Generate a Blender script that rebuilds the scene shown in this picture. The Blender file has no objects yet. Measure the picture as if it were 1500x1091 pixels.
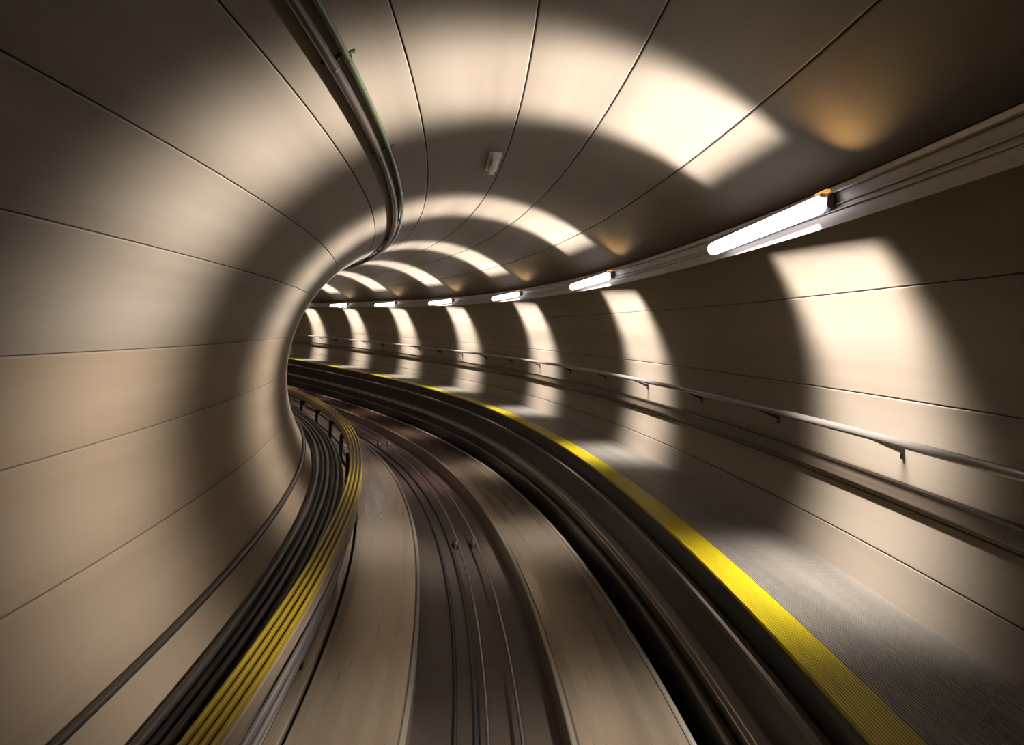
import bpy, math, random
import numpy as np
from mathutils import Matrix, Vector
random.seed(4)

# ------------------------------------------------------------------ track alignment (metres, s along the tunnel)
R = 2.70                                   # inner radius of the lining
CURV_S = np.array([0, 7, 14, 23.3, 40.8, 70.])
CURV_K = np.array([.0340, .0366, .0393, .01133, .0102, .0102])
DS = .05
SS = np.arange(-6, 80, DS)
_k = np.interp(SS, CURV_S, CURV_K)
_th = np.cumsum(_k)*DS
_i0 = int(np.argmin(abs(SS)))
_th -= _th[_i0]
_g = .0278 + 4.2e-5*SS
_X = -np.cumsum(np.sin(_th))*DS; _Y = np.cumsum(np.cos(_th))*DS; _Z = np.cumsum(_g)*DS
_X -= _X[_i0]; _Y -= _Y[_i0]; _Z -= _Z[_i0]

def heading(s): return float(np.interp(s, SS, _th))
def at(s, x, z):
    """point at distance s along the tunnel, x to the right of and z above the tunnel axis"""
    t = heading(s)
    return Vector((float(np.interp(s, SS, _X)) + x*math.cos(t), float(np.interp(s, SS, _Y)) + x*math.sin(t),
                   float(np.interp(s, SS, _Z)) + z))
def wall(phi, r=R): return r*math.sin(phi), r*math.cos(phi)   # phi from the crown, positive to the right

# ------------------------------------------------------------------ camera, world, exposure
scn = bpy.context.scene
col = scn.collection
F_PX, PITCH, YAW, ROLL = 850.4, -.04036, -.07238, .04091
cp, sp, cy, sy = math.cos(PITCH), math.sin(PITCH), math.cos(YAW), math.sin(YAW)
fwd = Vector((sy*cp, cy*cp, sp)); rt = Vector((cy, -sy, 0)); up = rt.cross(fwd)
r2 = rt*math.cos(ROLL) + up*math.sin(ROLL); u2 = -rt*math.sin(ROLL) + up*math.cos(ROLL)
cam = bpy.data.cameras.new('camera'); cam.sensor_width = 36; cam.lens = F_PX/1500*36; cam.clip_start = .05
co = bpy.data.objects.new('camera', cam); col.objects.link(co); scn.camera = co
co.matrix_world = Matrix(((r2.x, u2.x, -fwd.x, -.0035), (r2.y, u2.y, -fwd.y, 0), (r2.z, u2.z, -fwd.z, .9988), (0, 0, 0, 1)))

w = bpy.data.worlds.new('world'); scn.world = w; w.use_nodes = True
w.node_tree.nodes['Background'].inputs[0].default_value = (.5, .5, .62, 1)
w.node_tree.nodes['Background'].inputs[1].default_value = .004
vs = scn.view_settings
vs.view_transform = 'Standard'; vs.look = 'None'; vs.gamma = 1; vs.use_curve_mapping = False
vs.exposure = 0.0
LAMP_W = 960.0                             # each half of a luminaire
AMBER_FILL_W = .75  # added amber fill that warms the ceiling beside each lamp
scn.cycles.use_denoising = True
scn.cycles.max_bounces = 10; scn.cycles.diffuse_bounces = 6; scn.cycles.glossy_bounces = 4
scn.cycles.sample_clamp_indirect = 6
scn.cycles.caustics_reflective = False

# ------------------------------------------------------------------ materials
def srgb(r, g, b):
    f = lambda c: ((c/255+.055)/1.055)**2.4 if c > 10 else c/255/12.92
    return (f(r), f(g), f(b), 1)
def mat(name, c1, c2=None, rough=.6, metal=0, scale=(1, 1), detail=4, bump=0, lo=.3, hi=.7, c3=None, stain=None, rough2=None, spec=.5):
    """two-tone noise laid out in UV metres (u along the tunnel, v across it); stain = (scale u, scale v, lo, hi, s-from, s-to)"""
    m = bpy.data.materials.new(name); m.use_nodes = True
    n = m.node_tree.nodes; L = m.node_tree.links; b = n['Principled BSDF']
    b.inputs['Roughness'].default_value = rough; b.inputs['Metallic'].default_value = metal
    b.inputs['Specular IOR Level'].default_value = spec
    b.inputs['Base Color'].default_value = c1
    if c2 is None: return m
    def noise(su, sv, det):
        uv = n.new('ShaderNodeUVMap'); mp = n.new('ShaderNodeMapping'); mp.inputs['Scale'].default_value = (su, sv, 1)
        L.new(uv.outputs[0], mp.inputs[0]); t = n.new('ShaderNodeTexNoise'); t.inputs['Scale'].default_value = 1
        t.inputs['Detail'].default_value = det; L.new(mp.outputs[0], t.inputs['Vector']); return t
    def rng(sock, a, z):
        q = n.new('ShaderNodeMapRange'); q.interpolation_type = 'SMOOTHSTEP'
        q.inputs['From Min'].default_value = a; q.inputs['From Max'].default_value = z
        L.new(sock, q.inputs['Value']); return q.outputs[0]
    def mix(f, a, z):
        q = n.new('ShaderNodeMix'); q.data_type = 'RGBA'; L.new(f, q.inputs['Factor'])
        for s_, v in ((q.inputs[6], a), (q.inputs[7], z)):
            if isinstance(v, tuple): s_.default_value = v
            else: L.new(v, s_)
        return q.outputs[2]
    t = noise(scale[0], scale[1], detail); f = rng(t.outputs['Fac'], lo, hi)
    c = mix(f, c1, c2)
    if c3 is not None:
        su, sv, a, z, s0, s1 = stain
        f2 = rng(noise(su, sv, 3).outputs['Fac'], a, z)
        if s1 > s0:
            uv = n.new('ShaderNodeUVMap'); sx = n.new('ShaderNodeSeparateXYZ'); L.new(uv.outputs[0], sx.inputs[0])
            mu = n.new('ShaderNodeMath'); mu.operation = 'MULTIPLY'
            L.new(rng(sx.outputs[0], s0, s1), mu.inputs[0]); L.new(f2, mu.inputs[1]); f2 = mu.outputs[0]
        c = mix(f2, c, c3)
    L.new(c, b.inputs['Base Color'])
    if rough2 is not None:
        q = n.new('ShaderNodeMapRange'); q.inputs['To Min'].default_value = rough; q.inputs['To Max'].default_value = rough2
        L.new(f, q.inputs['Value']); L.new(q.outputs[0], b.inputs['Roughness'])
    if bump:
        bp = n.new('ShaderNodeBump'); bp.inputs['Strength'].default_value = .5; bp.inputs['Distance'].default_value = bump
        L.new(t.outputs['Fac'], bp.inputs['Height']); L.new(bp.outputs[0], b.inputs['Normal'])
    return m

M = {}
M['lining'] = mat('beige concrete lining', (.165, .134, .099, 1), (.21, .175, .133, 1), .55, scale=(.10, 3.2), detail=5,
                  c3=(.150, .106, .066, 1), stain=(.22, .75, .56, .76, 0, 0), rough2=.65, spec=.25)
M['lining_low'] = mat('browner lining', (.185, .138, .090, 1), (.22, .168, .112, 1), .58, scale=(.10, 3.2), detail=5,  # browner tone for the lower left panels
                      c3=(.150, .102, .060, 1), stain=(.22, .75, .56, .76, 0, 0), rough2=.65, spec=.2)
M['joint'] = mat('dark lining joint', (.05, .038, .027, 1), (.07, .054, .04, 1), .9, scale=(1, 4))
M['slab'] = mat('polished grey running slab', (.30, .235, .160, 1), (.37, .295, .21, 1), .22, metal=.55, scale=(.2, 5), detail=2, lo=.2, hi=.8,
                c3=(.11, .045, .036, 1), stain=(.14, 1.0, .15, .55, 10, 15), rough2=.34)
M['slab_edge'] = mat('worn pale slab edge', (.19, .16, .115, 1), (.24, .205, .155, 1), .3, scale=(.6, 4))
M['floor'] = mat('brown trough concrete', (.05, .034, .021, 1), (.085, .06, .038, 1), .6, scale=(.5, 2.5), c3=(.08, .03, .028, 1),
                 stain=(.3, .8, .25, .5, 9, 12.5))
M['dark'] = mat('black cable sheath', (.012, .011, .010, 1), (.03, .027, .023, 1), .5, scale=(2, 6))
M['bench'] = mat('sooty concrete bench', (.045, .036, .028, 1), (.075, .06, .045, 1), .7, scale=(.6, 3))
M['fascia'] = mat('blackened steel fascia', (.010, .010, .011, 1), (.022, .02, .019, 1), .42, scale=(.4, 5))
M['rail'] = mat('brushed steel rail', (.42, .38, .33, 1), (.55, .51, .46, 1), .3, metal=.75, scale=(.6, 20))
M['ledge'] = mat('dull brown steel ledge', (.07, .052, .042, 1), (.11, .085, .07, 1), .4, metal=.2, scale=(.5, 15))
M['deck'] = mat('grey ribbed walkway', (.12, .105, .087, 1), (.165, .147, .122, 1), .5, scale=(.5, 2.5), detail=4)
M['yellow'] = mat('yellow safety edge', (.36, .285, .002, 1), (.42, .34, .003, 1), .45, scale=(.5, 5))
M['ycond'] = mat('yellow conductor cover', (.22, .145, .004, 1), (.29, .20, .006, 1), .4, scale=(.6, 12))
M['cbody'] = mat('brown conductor rail body', (.15, .11, .075, 1), (.24, .18, .12, 1), .45, scale=(.5, 12))
M['tray'] = mat('grey cable tray steel', (.30, .25, .22, 1), (.38, .33, .29, 1), .4, metal=.35, scale=(.4, 14))
M['conduit'] = mat('dark grey conduit', (.028, .021, .015, 1), (.045, .035, .026, 1), .35, metal=.2, scale=(.6, 10))
M['gconduit'] = mat('greenish grey conduit', (.045, .062, .028, 1), (.075, .10, .045, 1), .28, metal=.3, scale=(.6, 10))
M['rope'] = mat('greased steel rope', (.20, .165, .13, 1), (.36, .31, .25, 1), .28, metal=.8, scale=(12, 30))
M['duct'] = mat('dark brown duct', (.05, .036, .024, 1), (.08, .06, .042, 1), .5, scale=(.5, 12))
M['hand'] = mat('worn handrail steel', (.13, .115, .10, 1), (.19, .17, .15, 1), .42, metal=.35, scale=(.6, 20))
M['clip'] = mat('galvanised clip', (.28, .26, .23, 1), (.38, .36, .32, 1), .4, metal=.6, scale=(6, 6))
M['house'] = mat('white lamp housing', (.55, .54, .52, 1), (.66, .65, .63, 1), .4, scale=(4, 4))
M['white'] = mat('off white plastic', (.62, .60, .52, 1), (.70, .68, .60, 1), .4, scale=(4, 4))
em = bpy.data.materials.new('lit lamp tube'); em.use_nodes = True
_b = em.node_tree.nodes['Principled BSDF']; _b.inputs['Base Color'].default_value = (.8, .8, .8, 1)
_b.inputs['Emission Color'].default_value = (.93, .92, 1, 1); _b.inputs['Emission Strength'].default_value = 5.0
M['tube'] = em
am_ = bpy.data.materials.new('added amber lens'); am_.use_nodes = True  # made-up glowing part, stands in as source of the amber fill
_b = am_.node_tree.nodes['Principled BSDF']; _b.inputs['Base Color'].default_value = (.7, .35, .05, 1)
_b.inputs['Emission Color'].default_value = (1, .5, .12, 1); _b.inputs['Emission Strength'].default_value = .8
M['amber'] = am_

# ------------------------------------------------------------------ builders
def stations(s0, s1):
    out = []; s = s0
    while s < s1 - 1e-6:
        out.append(s); s += .2 if s < 16 else .35
    out.append(s1); return out
def link(name, verts, faces, m, parent=None, uvs=None, smooth=False):
    me = bpy.data.meshes.new(name); me.from_pydata([tuple(v) for v in verts], [], faces); me.materials.append(m)
    uvl = me.uv_layers.new(name='UVMap')
    if uvs is not None:
        lv = np.empty(len(me.loops), dtype=np.int32); me.loops.foreach_get('vertex_index', lv)
        uvl.data.foreach_set('uv', np.asarray(uvs, dtype=np.float32)[lv].ravel())
    if smooth: me.polygons.foreach_set('use_smooth', [True]*len(me.polygons))
    me.update()
    o = bpy.data.objects.new(name, me); col.objects.link(o)
    if parent: o.parent = parent
    return o
def sweep(name, prof, m, parent=None, s0=-1.5, s1=60, closed=True, smooth=False, flip=False, caps=True):
    """profile [(x, z)...] swept along the tunnel; closed rings get end caps"""
    st = stations(s0, s1); n = len(prof); vv = []; uv = []
    acc = [0]
    for a, b in zip(prof[:-1], prof[1:]): acc.append(acc[-1] + math.hypot(b[0]-a[0], b[1]-a[1]))
    for s in st:
        t = heading(s); c_, s_ = math.cos(t), math.sin(t)
        px, py, pz = np.interp(s, SS, _X), np.interp(s, SS, _Y), np.interp(s, SS, _Z)
        for (x, z), a in zip(prof, acc):
            vv.append((px + x*c_, py + x*s_, pz + z)); uv.append((s, a))
    ff = []; k = n if closed else n-1
    for i in range(len(st)-1):
        for j in range(k):
            j2 = (j+1) % n; q = (i*n+j, i*n+j2, (i+1)*n+j2, (i+1)*n+j)
            ff.append(q[::-1] if flip else q)
    if closed and caps:
        ff.append(tuple(range(n))[::-1] if not flip else tuple(range(n)))
        e = (len(st)-1)*n; ff.append(tuple(e+j for j in range(n)) if not flip else tuple(e+j for j in range(n))[::-1])
    return link(name, vv, ff, m, parent, uv, smooth)
def rect(x0, x1, z0, z1): return [(x0, z0), (x0, z1), (x1, z1), (x1, z0)]
def bevel_rect(x0, x1, z0, z1, b): return [(x0, z0+b), (x0, z1-b), (x0+b, z1), (x1-b, z1), (x1, z1-b), (x1, z0+b), (x1-b, z0), (x0+b, z0)]
def circle(x, z, r, n=10): return [(x + r*math.sin(2*math.pi*i/n), z + r*math.cos(2*math.pi*i/n)) for i in range(n)]
def empty(name, loc, rz=0):
    o = bpy.data.objects.new(name, None); col.objects.link(o); o.location = loc; o.rotation_euler = (0, 0, rz); return o
def tag(o, label, cat, group=None, kind=None):
    o['label'] = label; o['category'] = cat
    if group: o['group'] = group
    if kind: o['kind'] = kind
    return o
def extrude_y(name, prof, y0, y1, m, parent=None, smooth=False):
    """profile in local x,z pushed from y0 to y1"""
    n = len(prof); vv = [(x, y0, z) for x, z in prof] + [(x, y1, z) for x, z in prof]
    ff = [(j, (j+1) % n, n+(j+1) % n, n+j) for j in range(n)] + [tuple(range(n))[::-1], tuple(range(n, 2*n))]
    uv = [(y0, i*.03) for i in range(n)] + [(y1, i*.03) for i in range(n)]
    return link(name, vv, ff, m, parent, uv, smooth)
def copy_tree(o, parent=None):
    c = o.copy(); col.objects.link(c)
    if parent: c.parent = parent
    for ch in list(o.children): copy_tree(ch, c)
    return c
def place(o, s, x, z):
    o.location = at(s, x, z); o.rotation_euler = (0, 0, heading(s)); return o

S0, S1 = -1.5, 58

# ------------------------------------------------------------------ structure: lining in long panels with recessed joints, floor
JOINTS = [-2.62, -2.30, -2.046, -1.787, -1.508, -1.280, -1.011, -.786, -.53, -.278, 0, .230, .506, .757, 1.035, 1.324, 1.60, 1.735, 2.05, 2.35, 2.62]
def arc(p0, p1, r, step=.045):
    n = max(2, int(round((p1-p0)/step))+1)
    return [wall(p0 + (p1-p0)*i/(n-1), r) for i in range(n)]
for nm, a, b in (('wall_left', -2.62, -.786), ('ceiling', -.786, .757), ('wall_right', .757, 2.62)):
    base = sweep(nm, arc(a, b, R+.03), M['joint'], s0=S0, s1=S1, closed=False, smooth=True, flip=True)
    base['kind'] = 'structure'
    js = [j for j in JOINTS if a-1e-6 <= j <= b+1e-6]
    for p0, p1 in zip(js[:-1], js[1:]):
        g = .0014                                     # half joint
        inner = [wall(p0+g, R+.028), wall(p0+g, R+.004)] + [wall(p0+g+.0018, R)] + arc(p0+g+.0035, p1-g-.0035, R) + [wall(p1-g-.0018, R)] + [wall(p1-g, R+.004), wall(p1-g, R+.028)]
        sweep('lining_panel', inner, M['lining_low'] if p1 < -1.2 else M['lining'], base, S0, S1, closed=False, smooth=True, flip=True)
fl = sweep('floor', [(-1.75, -2.22), (-.9, -2.20), (0, -2.21), (.9, -2.20), (1.62, -2.22)], M['floor'], s0=S0, s1=S1, closed=False, flip=True)
fl['kind'] = 'structure'

# ------------------------------------------------------------------ walkway on the right
wx, wz = 1.5468, -.706
walk = empty('walkway', at(0, 2.0, wz))
walk.rotation_euler = (0, 0, 0)
tag(walk, 'raised ribbed walkway with a yellow edge along the right tunnel wall', 'walkway')
def child_sweep(name, prof, m, parent, **k):
    o = sweep(name, prof, m, None, **k)
    o.parent = parent
    o.matrix_parent_inverse = Matrix.Translation(parent.location).inverted() if parent.rotation_euler[2] == 0 else parent.matrix_basis.inverted()
    return o
def ribs(x0, x1, z, pitch, h):
    p = [(x0, z-.022), (x0, z)]; n = int((x1-x0)/pitch); pw = (x1-x0)/n
    for i in range(n):
        b = x0 + i*pw
        p += [(b+pw*.12, z), (b+pw*.22, z+h), (b+pw*.68, z+h), (b+pw*.78, z)]
    return p + [(x1, z), (x1, z-.022)]
xw = math.sqrt(R*R - (wz-.05)**2)
child_sweep('yellow_edge', ribs(wx, wx+.241, wz, .0172, .005), M['yellow'], walk, s0=S0, s1=S1)
child_sweep('ribbed_deck', ribs(wx+.244, xw-.006, wz, .0172, .005), M['deck'], walk, s0=S0, s1=S1)
child_sweep('fascia', [(wx+.045, -2.2), (wx+.045, wz-.024), (wx+.10, wz-.024), (wx+.10, -2.2)], M['fascia'], walk, s0=S0, s1=S1)
child_sweep('edge_trim', bevel_rect(wx+.004, wx+.05, wz-.10, wz-.023, .006), M['fascia'], walk, s0=S0, s1=S1)
child_sweep('fascia_ledge', bevel_rect(wx-.03, wx+.043, -1.02, -.955, .012), M['ledge'], walk, s0=S0, s1=S1)
gr = child_sweep('guide_rail', [(wx-.05, -1.46), (wx-.05, -1.445), (wx-.018, -1.44), (wx-.018, -1.40), (wx-.05, -1.395), (wx-.05, -1.38), (wx+.02, -1.375), (wx+.043, -1.38), (wx+.043, -1.46)], M['rail'], walk, s0=S0, s1=S1)
child_sweep('cable_ledge', bevel_rect(wx-.02, wx+.043, -1.74, -1.68, .012), M['ledge'], walk, s0=S0, s1=S1)

# ------------------------------------------------------------------ running slabs
def slab(name, x0, x1, zt, label):
    e = empty(name, at(0, (x0+x1)/2, -2.21)); tag(e, label, 'track slab', 'running slabs of the guideway')
    if x0 < 0:
        child_sweep('slab_kerb', bevel_rect(x0+.05, -1.535, -2.24, zt, .012), M['slab'], e, s0=S0, s1=S1)
        child_sweep('slab_body', bevel_rect(-1.50, x1-.05, -2.24, zt, .012), M['slab'], e, s0=S0, s1=S1)
    else:
        child_sweep('slab_body', bevel_rect(x0+.05, x1-.05, -2.24, zt, .012), M['slab'], e, s0=S0, s1=S1)
    for a, b in ((x0, x0+.048), (x1-.048, x1)):
        child_sweep('slab_edge', bevel_rect(a, b, -2.24, zt+.006, .01), M['slab_edge'], e, s0=S0, s1=S1)
    return e
slab('running_slab', -1.70, -.66, -1.92, 'polished pale running slab on the left, beside the yellow conductor rails')
slab('running_slab', .53, 1.46, -1.95, 'grey running slab on the right, below the walkway edge')

# ------------------------------------------------------------------ trough: ropes, cable, sheaves
def line_thing(name, x, z, r, m, label, cat, n=8, group=None):
    e = empty(name, at(0, x, z)); tag(e, label, cat, group)
    child_sweep('strand', circle(x, z, r, n), m, e, s0=S0, s1=S1, smooth=True); return e
tag(sweep('trough_cable', circle(-.31, -2.185, .018, 8), M['dark'], s0=S0, s1=S1, smooth=True), 'thin black cable lying in the trough beside the left slab', 'cable')
tag(sweep('haul_rope', circle(-.06, -2.06, .017, 8), M['rope'], s0=S0, s1=S1, smooth=True), 'steel haul rope in the middle of the trough, left of its pair', 'rope')
tag(sweep('haul_rope', circle(.20, -2.06, .017, 8), M['rope'], s0=S0, s1=S1, smooth=True), 'steel haul rope in the trough nearest the right slab', 'rope')
tag(sweep('trough_strip', rect(-.155, -.125, -2.21, -2.17), M['dark'], s0=S0, s1=S1), 'flat black strip on the trough floor under the ropes', 'strip')

def make_sheave(x):
    e = empty('rope_sheave', (0, 0, 0))
    n = 18; vv = []; ff = []
    prof = [(-.035, .105), (-.028, .118), (-.012, .098), (.012, .098), (.028, .118), (.035, .105)]
    for i in range(n):
        a = 2*math.pi*i/n
        for px, pr in prof: vv.append((px, pr*math.sin(a), pr*math.cos(a)))
    k = len(prof)
    for i in range(n):
        for j in range(k-1):
            ff.append((i*k+j, i*k+j+1, ((i+1) % n)*k+j+1, ((i+1) % n)*k+j))
    ff.append(tuple(i*k for i in range(n))[::-1]); ff.append(tuple(i*k+k-1 for i in range(n)))
    link('wheel', vv, ff, M['rail'], e, [(v[1], v[2]) for v in vv])
    for sx in (-1, 1):
        extrude_y('bracket', [(sx*.05-.006, -.05), (sx*.05-.006, .02), (sx*.05+.006, .02), (sx*.05+.006, -.05)], -.05, .05, M['fascia'], e)
    extrude_y('axle', [(-.06, -.010), (-.06, .010), (.06, .010), (.06, -.010)], -.010, .010, M['rail'], e)
    return e

# ------------------------------------------------------------------ left side: bench, cables, conductor rails
tag(sweep('cable_bench', [(-1.735, -2.05), (-1.98, -1.82), (-2.215, -1.53), (-2.205, -1.50), (-1.735, -1.50), (-1.72, -1.515), (-1.72, -2.05)], M['bench'], s0=S0, s1=S1), 'dark concrete cable bench between the left wall and the track', 'bench')
for i, (x, r) in enumerate(((-2.13, .035), (-2.04, .028), (-1.96, .034), (-1.87, .026), (-1.80, .03))):
    tag(sweep('power_cable', circle(x, -1.50+r, r, 8), M['dark'] if i % 2 else M['conduit'], s0=S0, s1=S1, smooth=True),
        ('%s of five dark cables on the bench between left wall and yellow rails' % ('leftmost', 'second from left', 'middle', 'second from right', 'rightmost')[i]), 'cable', 'power cables on the left bench')
wx_, wz_ = wall(-2.055, R-.03)
wc = tag(sweep('wall_conduit', circle(wx_, wz_, .028, 10), M['conduit'], s0=S0, s1=S1, smooth=True), 'dark conduit clipped low along the left wall', 'conduit')
cb = empty('conductor_rail', at(0, -1.52, -1.2))
tag(cb, 'bank of four yellow topped conductor rails along the left of the track', 'conductor rail')
child_sweep('rail_body', bevel_rect(-1.63, -1.43, -1.22, -1.10, .012), M['cbody'], cb, s0=S0, s1=S1)
for i in range(4):
    x = -1.608 + i*.052
    child_sweep('yellow_cover', [(x-.015, -1.10), (x-.013, -1.062), (x-.006, -1.055), (x+.006, -1.055), (x+.013, -1.062), (x+.015, -1.10)], M['ycond'], cb, s0=S0, s1=S1)
child_sweep('return_rail', bevel_rect(-1.50, -1.465, -1.42, -1.36, .01), M['hand'], cb, s0=S0, s1=S1)
child_sweep('return_rail', bevel_rect(-1.56, -1.53, -1.66, -1.60, .008), M['hand'], cb, s0=S0, s1=S1)
post = None
for i in range(22):
    s = 1.2 + i*1.9
    if post is None:
        pe = extrude_y('support_bracket', [(-.11, -.78), (-.11, .0), (.07, .0), (.07, -.05), (-.05, -.10), (-.05, -.78)], -.03, .03, M['fascia'], None); post = pe
    else:
        pe = post.copy(); col.objects.link(pe)
    pe.location = at(s, -1.56, -1.222); pe.rotation_euler = (0, 0, heading(s)); pe.parent = cb
    pe.matrix_parent_inverse = Matrix.Translation(cb.location).inverted()

# ------------------------------------------------------------------ handrail on the right wall
hx, hz = 2.46, .40
hr = empty('handrail', at(0, hx, hz)); tag(hr, 'long steel handrail on brackets along the right wall', 'handrail')
child_sweep('rail_tube', circle(hx, hz, .030, 12), M['hand'], hr, s0=S0, s1=S1, smooth=True)
br = None
xwall = math.sqrt(R*R - (hz-.07)**2)
for i in range(28):
    s = .9 + i*1.45
    if br is None:
        q = extrude_y('bracket', [(-.014, -.026), (.014, -.028), (xwall-hx-.012, -.075), (xwall-hx-.012, -.04), (xwall-hx+.01, -.04), (xwall-hx+.01, -.15), (xwall-hx-.012, -.15), (xwall-hx-.012, -.112)], -.012, .012, M['conduit'], None); br = q
    else:
        q = br.copy(); col.objects.link(q)
    q.location = at(s, hx, hz); q.rotation_euler = (0, 0, heading(s)); q.parent = hr
    q.matrix_parent_inverse = Matrix.Translation(hr.location).inverted()

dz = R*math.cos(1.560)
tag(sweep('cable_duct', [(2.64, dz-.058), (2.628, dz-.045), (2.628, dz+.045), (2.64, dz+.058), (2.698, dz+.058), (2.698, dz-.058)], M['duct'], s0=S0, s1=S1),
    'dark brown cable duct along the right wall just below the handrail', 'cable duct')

# ------------------------------------------------------------------ ceiling conduits with saddles
for phi, r, m, lab in ((-.428, .030, M['conduit'], 'dark thick conduit along the ceiling, left one of two'),
                       (-.394, .020, M['gconduit'], 'greenish conduit along the ceiling, right one of two')):
    x, z = wall(phi, R-r-.015)
    e = empty('ceiling_conduit', at(0, x, z)); tag(e, lab, 'conduit')
    child_sweep('pipe', circle(x, z, r, 12), m, e, s0=S0, s1=S1, smooth=True)
    first = None
    for i in range(14):
        s = 1.6 + i*1.7
        if first is None:
            q = extrude_y('saddle', [(-.055, .03), (-.055, .042), (.055, .042), (.055, .03), (r+.004, .026), (r+.004, 0), (r*.7, -r*.75), (0, -r-.005), (-r*.7, -r*.75), (-r-.004, 0), (-r-.004, .026)], -.012, .012, m, None); first = q
        else:
            q = first.copy(); col.objects.link(q)
        q.location = at(s, x, z); q.rotation_mode = 'XYZ'
        q.rotation_euler = (Matrix.Rotation(heading(s), 3, 'Z') @ Matrix.Rotation(phi, 3, 'Y')).to_euler()
        q.parent = e; q.matrix_parent_inverse = Matrix.Translation(e.location).inverted()

# ------------------------------------------------------------------ cable tray and lamps on the right shoulder
ty = empty('cable_tray', at(0, 1.85, 1.79)); tag(ty, 'continuous grey steel cable tray high on the right wall behind the lamps', 'cable tray')
child_sweep('tray_body', [(1.775, 1.695), (1.735, 1.885), (1.750, 1.895), (1.890, 1.915), (2.01, 1.79), (1.99, 1.775)], M['tray'], ty, s0=S0, s1=S1)
child_sweep('tray_lip', bevel_rect(1.715, 1.752, 1.862, 1.900, .006), M['tray'], ty, s0=S0, s1=S1)
child_sweep('tray_wire', circle(1.742, 1.800, .006, 6), M['clip'], ty, s0=S0, s1=S1, smooth=True)
child_sweep('tray_wire', circle(1.748, 1.770, .006, 6), M['clip'], ty, s0=S0, s1=S1, smooth=True)

LX, LZ = 1.660, 1.785
LEN = 1.50
def area_light(name, spread, tail, wd, energy, colr, k, aim, cut, side):
    """strip lamp whose louvre keeps the light within a few degrees of the plane across the tunnel"""
    l = bpy.data.lights.new(name, 'AREA'); l.shape = 'RECTANGLE'; l.size = 1.16; l.size_y = wd; l.energy = energy; l.color = colr
    l.use_nodes = True; nt = l.node_tree; n = nt.nodes; e = n['Emission']
    g = n.new('ShaderNodeNewGeometry')
    d = n.new('ShaderNodeVectorMath'); d.operation = 'DOT_PRODUCT'; d.inputs[1].default_value = k
    nt.links.new(g.outputs['Incoming'], d.inputs[0])
    a = n.new('ShaderNodeMath'); a.operation = 'ABSOLUTE'; nt.links.new(d.outputs['Value'], a.inputs[0])
    q = n.new('ShaderNodeMapRange'); q.interpolation_type = 'SMOOTHSTEP'
    q.inputs['From Min'].default_value = .0; q.inputs['From Max'].default_value = spread
    q.inputs['To Min'].default_value = 1.0; q.inputs['To Max'].default_value = tail
    nt.links.new(a.outputs[0], q.inputs['Value']); d2 = n.new('ShaderNodeVectorMath'); d2.operation = 'DOT_PRODUCT'; d2.inputs[1].default_value = aim
    nt.links.new(g.outputs['Incoming'], d2.inputs[0])
    q2 = n.new('ShaderNodeMapRange'); q2.inputs['From Min'].default_value = cut[0]; q2.inputs['From Max'].default_value = 1
    q2.inputs['To Min'].default_value = cut[1]; q2.inputs['To Max'].default_value = 1
    nt.links.new(d2.outputs['Value'], q2.inputs['Value'])
    mu = n.new('ShaderNodeMath'); mu.operation = 'MULTIPLY'
    nt.links.new(q.outputs[0], mu.inputs[0]); nt.links.new(q2.outputs[0], mu.inputs[1])
    out = mu.outputs[0]
    if cut[2] > 0:                         # soft upper cut-off of the hooded half
        d3 = n.new('ShaderNodeVectorMath'); d3.operation = 'DOT_PRODUCT'; d3.inputs[1].default_value = side
        nt.links.new(g.outputs['Incoming'], d3.inputs[0])
        q3 = n.new('ShaderNodeMapRange'); q3.interpolation_type = 'SMOOTHSTEP'; q3.inputs['From Max'].default_value = cut[2]
        nt.links.new(d3.outputs['Value'], q3.inputs['Value'])
        m3 = n.new('ShaderNodeMath'); m3.operation = 'MULTIPLY'
        nt.links.new(out, m3.inputs[0]); nt.links.new(q3.outputs[0], m3.inputs[1]); out = m3.outputs[0]
    nt.links.new(out, e.inputs['Strength'])
    return l
def make_lamp():
    e = empty('tunnel_lamp', (0, 0, 0))
    h = LEN/2
    hs = extrude_y('housing', [(.0, .044), (-.005, .055), (.01, .065), (.062, .06), (.072, .0), (.066, -.03), (.045, -.022), (.044, .02), (.03, .04)], -h, h, M['house'], e)
    extrude_y('tube', circle(.0, -.004, .052, 14), -h+.02, h-.02, M['tube'], e, smooth=True)
    ln = extrude_y('added_amber_lens', bevel_rect(.012, .05, .066, .082, .005), -h-.02, -h+.08, M['amber'], e)  # invented part, gives the added ceiling glow a source
    ln['label'] = 'small added amber lens on the near end of the lamp, there to warm the ceiling'
    for sg in (-1, 1):
        extrude_y('end_cap', bevel_rect(.028, .07, -.025, .055, .01), sg*(h+.012)-.012, sg*(h+.012)+.012, M['house'], e)
    return e
ORD = ['first lamp on the right wall, largest and nearest', 'second lamp along the right wall tray, behind the largest one',
       'third lamp along the right wall tray', 'fourth lamp along the right wall tray', 'fifth lamp along the right wall tray',
       'sixth lamp along the tray, last but one before the bend hides them', 'seventh lamp, the small farthest one at the edge of the bend']
proto = make_lamp()
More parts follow.
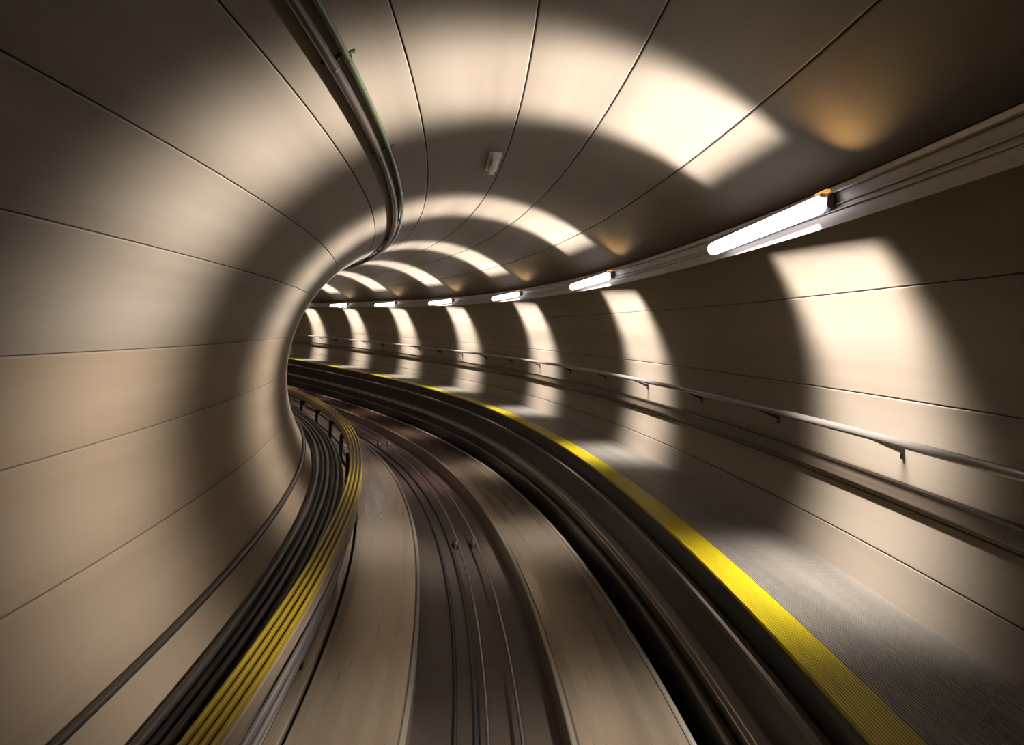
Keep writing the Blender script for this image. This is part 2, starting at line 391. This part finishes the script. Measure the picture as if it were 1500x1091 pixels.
for i in range(9):
    s = 4.0 + i*4.13
    if i < 7:
        lp = proto if i == 0 else copy_tree(proto)
        place(lp, s, LX, LZ)
        tag(lp, 'glowing white strip: ' + ORD[i], 'lamp', 'strip lamps along the right wall')
    t = heading(s); along = Vector((-math.sin(t), math.cos(t), 0)); right = Vector((math.cos(t), math.sin(t), 0)); upv = Vector((0, 0, 1))
    for dx, dz, nx, nz, wd, en, spr, tail, am in ((-.066, .0, -1.0, -.03, .07, LAMP_W*1.12, .25, .014, (-.5, .87, -.2, .42, .55)), (-.004, -.085, .40, -.917, .06, LAMP_W*.64, .32, .002, (.6, -.8, .45, .0, -1))):
        l = area_light('lamp_light', spr, tail, wd, en, (1, .945, .925), along, (right*am[0] + upv*am[1]).normalized(), am[2:], right*-1)
        lo = bpy.data.objects.new('lamp_light', l); col.objects.link(lo)
        nv = (right*nx + upv*nz).normalized(); yv = nv.cross(along) * -1
        lo.matrix_world = Matrix.Translation(at(s, LX+dx, LZ+dz)) @ Matrix((along, (-nv).cross(along), -nv)).transposed().to_4x4()

    al = bpy.data.lights.new('added_amber_light', 'AREA'); al.shape = 'RECTANGLE'; al.size = .05; al.size_y = .05; al.energy = AMBER_FILL_W  # added light, makes the warm patches on the ceiling
    al.color = (1, .60, .22); al.spread = math.radians(95)
    ao = bpy.data.objects.new('added_amber_light', al); col.objects.link(ao)
    nv = (right*-.32 + upv*.75 - along*.55).normalized()
    ao.location = at(s - .78, LX - .02, LZ + .10); ao.rotation_euler = nv.to_track_quat('-Z', 'Y').to_euler()

# ------------------------------------------------------------------ small things
for i in range(4):
    s = 8.6 + i*7.5
    for x in (-.06, .20):
        sh = make_sheave(0) if (i == 0 and x < 0) else copy_tree(sheave)
        if i == 0 and x < 0: sheave = sh
        place(sh, s, x, -2.185)
        tag(sh, ('%s dark grooved wheel under the %s haul rope in the trough' % (('nearest', 'second', 'third', 'farthest')[i], 'left' if x < 0 else 'right')), 'pulley', 'rope pulleys in the trough')
x, z = wall(-.035, R)
dt = empty('ceiling_sensor', at(5.9, x, z-.002), heading(5.9))
tag(dt, 'small pale box fixed to the dark ceiling between the first two light rings', 'sensor')
extrude_y('back_plate', bevel_rect(-.06, .06, -.014, 0, .004), -.3, .3, M['white'], dt)
extrude_y('sensor_body', bevel_rect(-.03, .03, -.07, -.014, .012), -.26, .22, M['white'], dt)
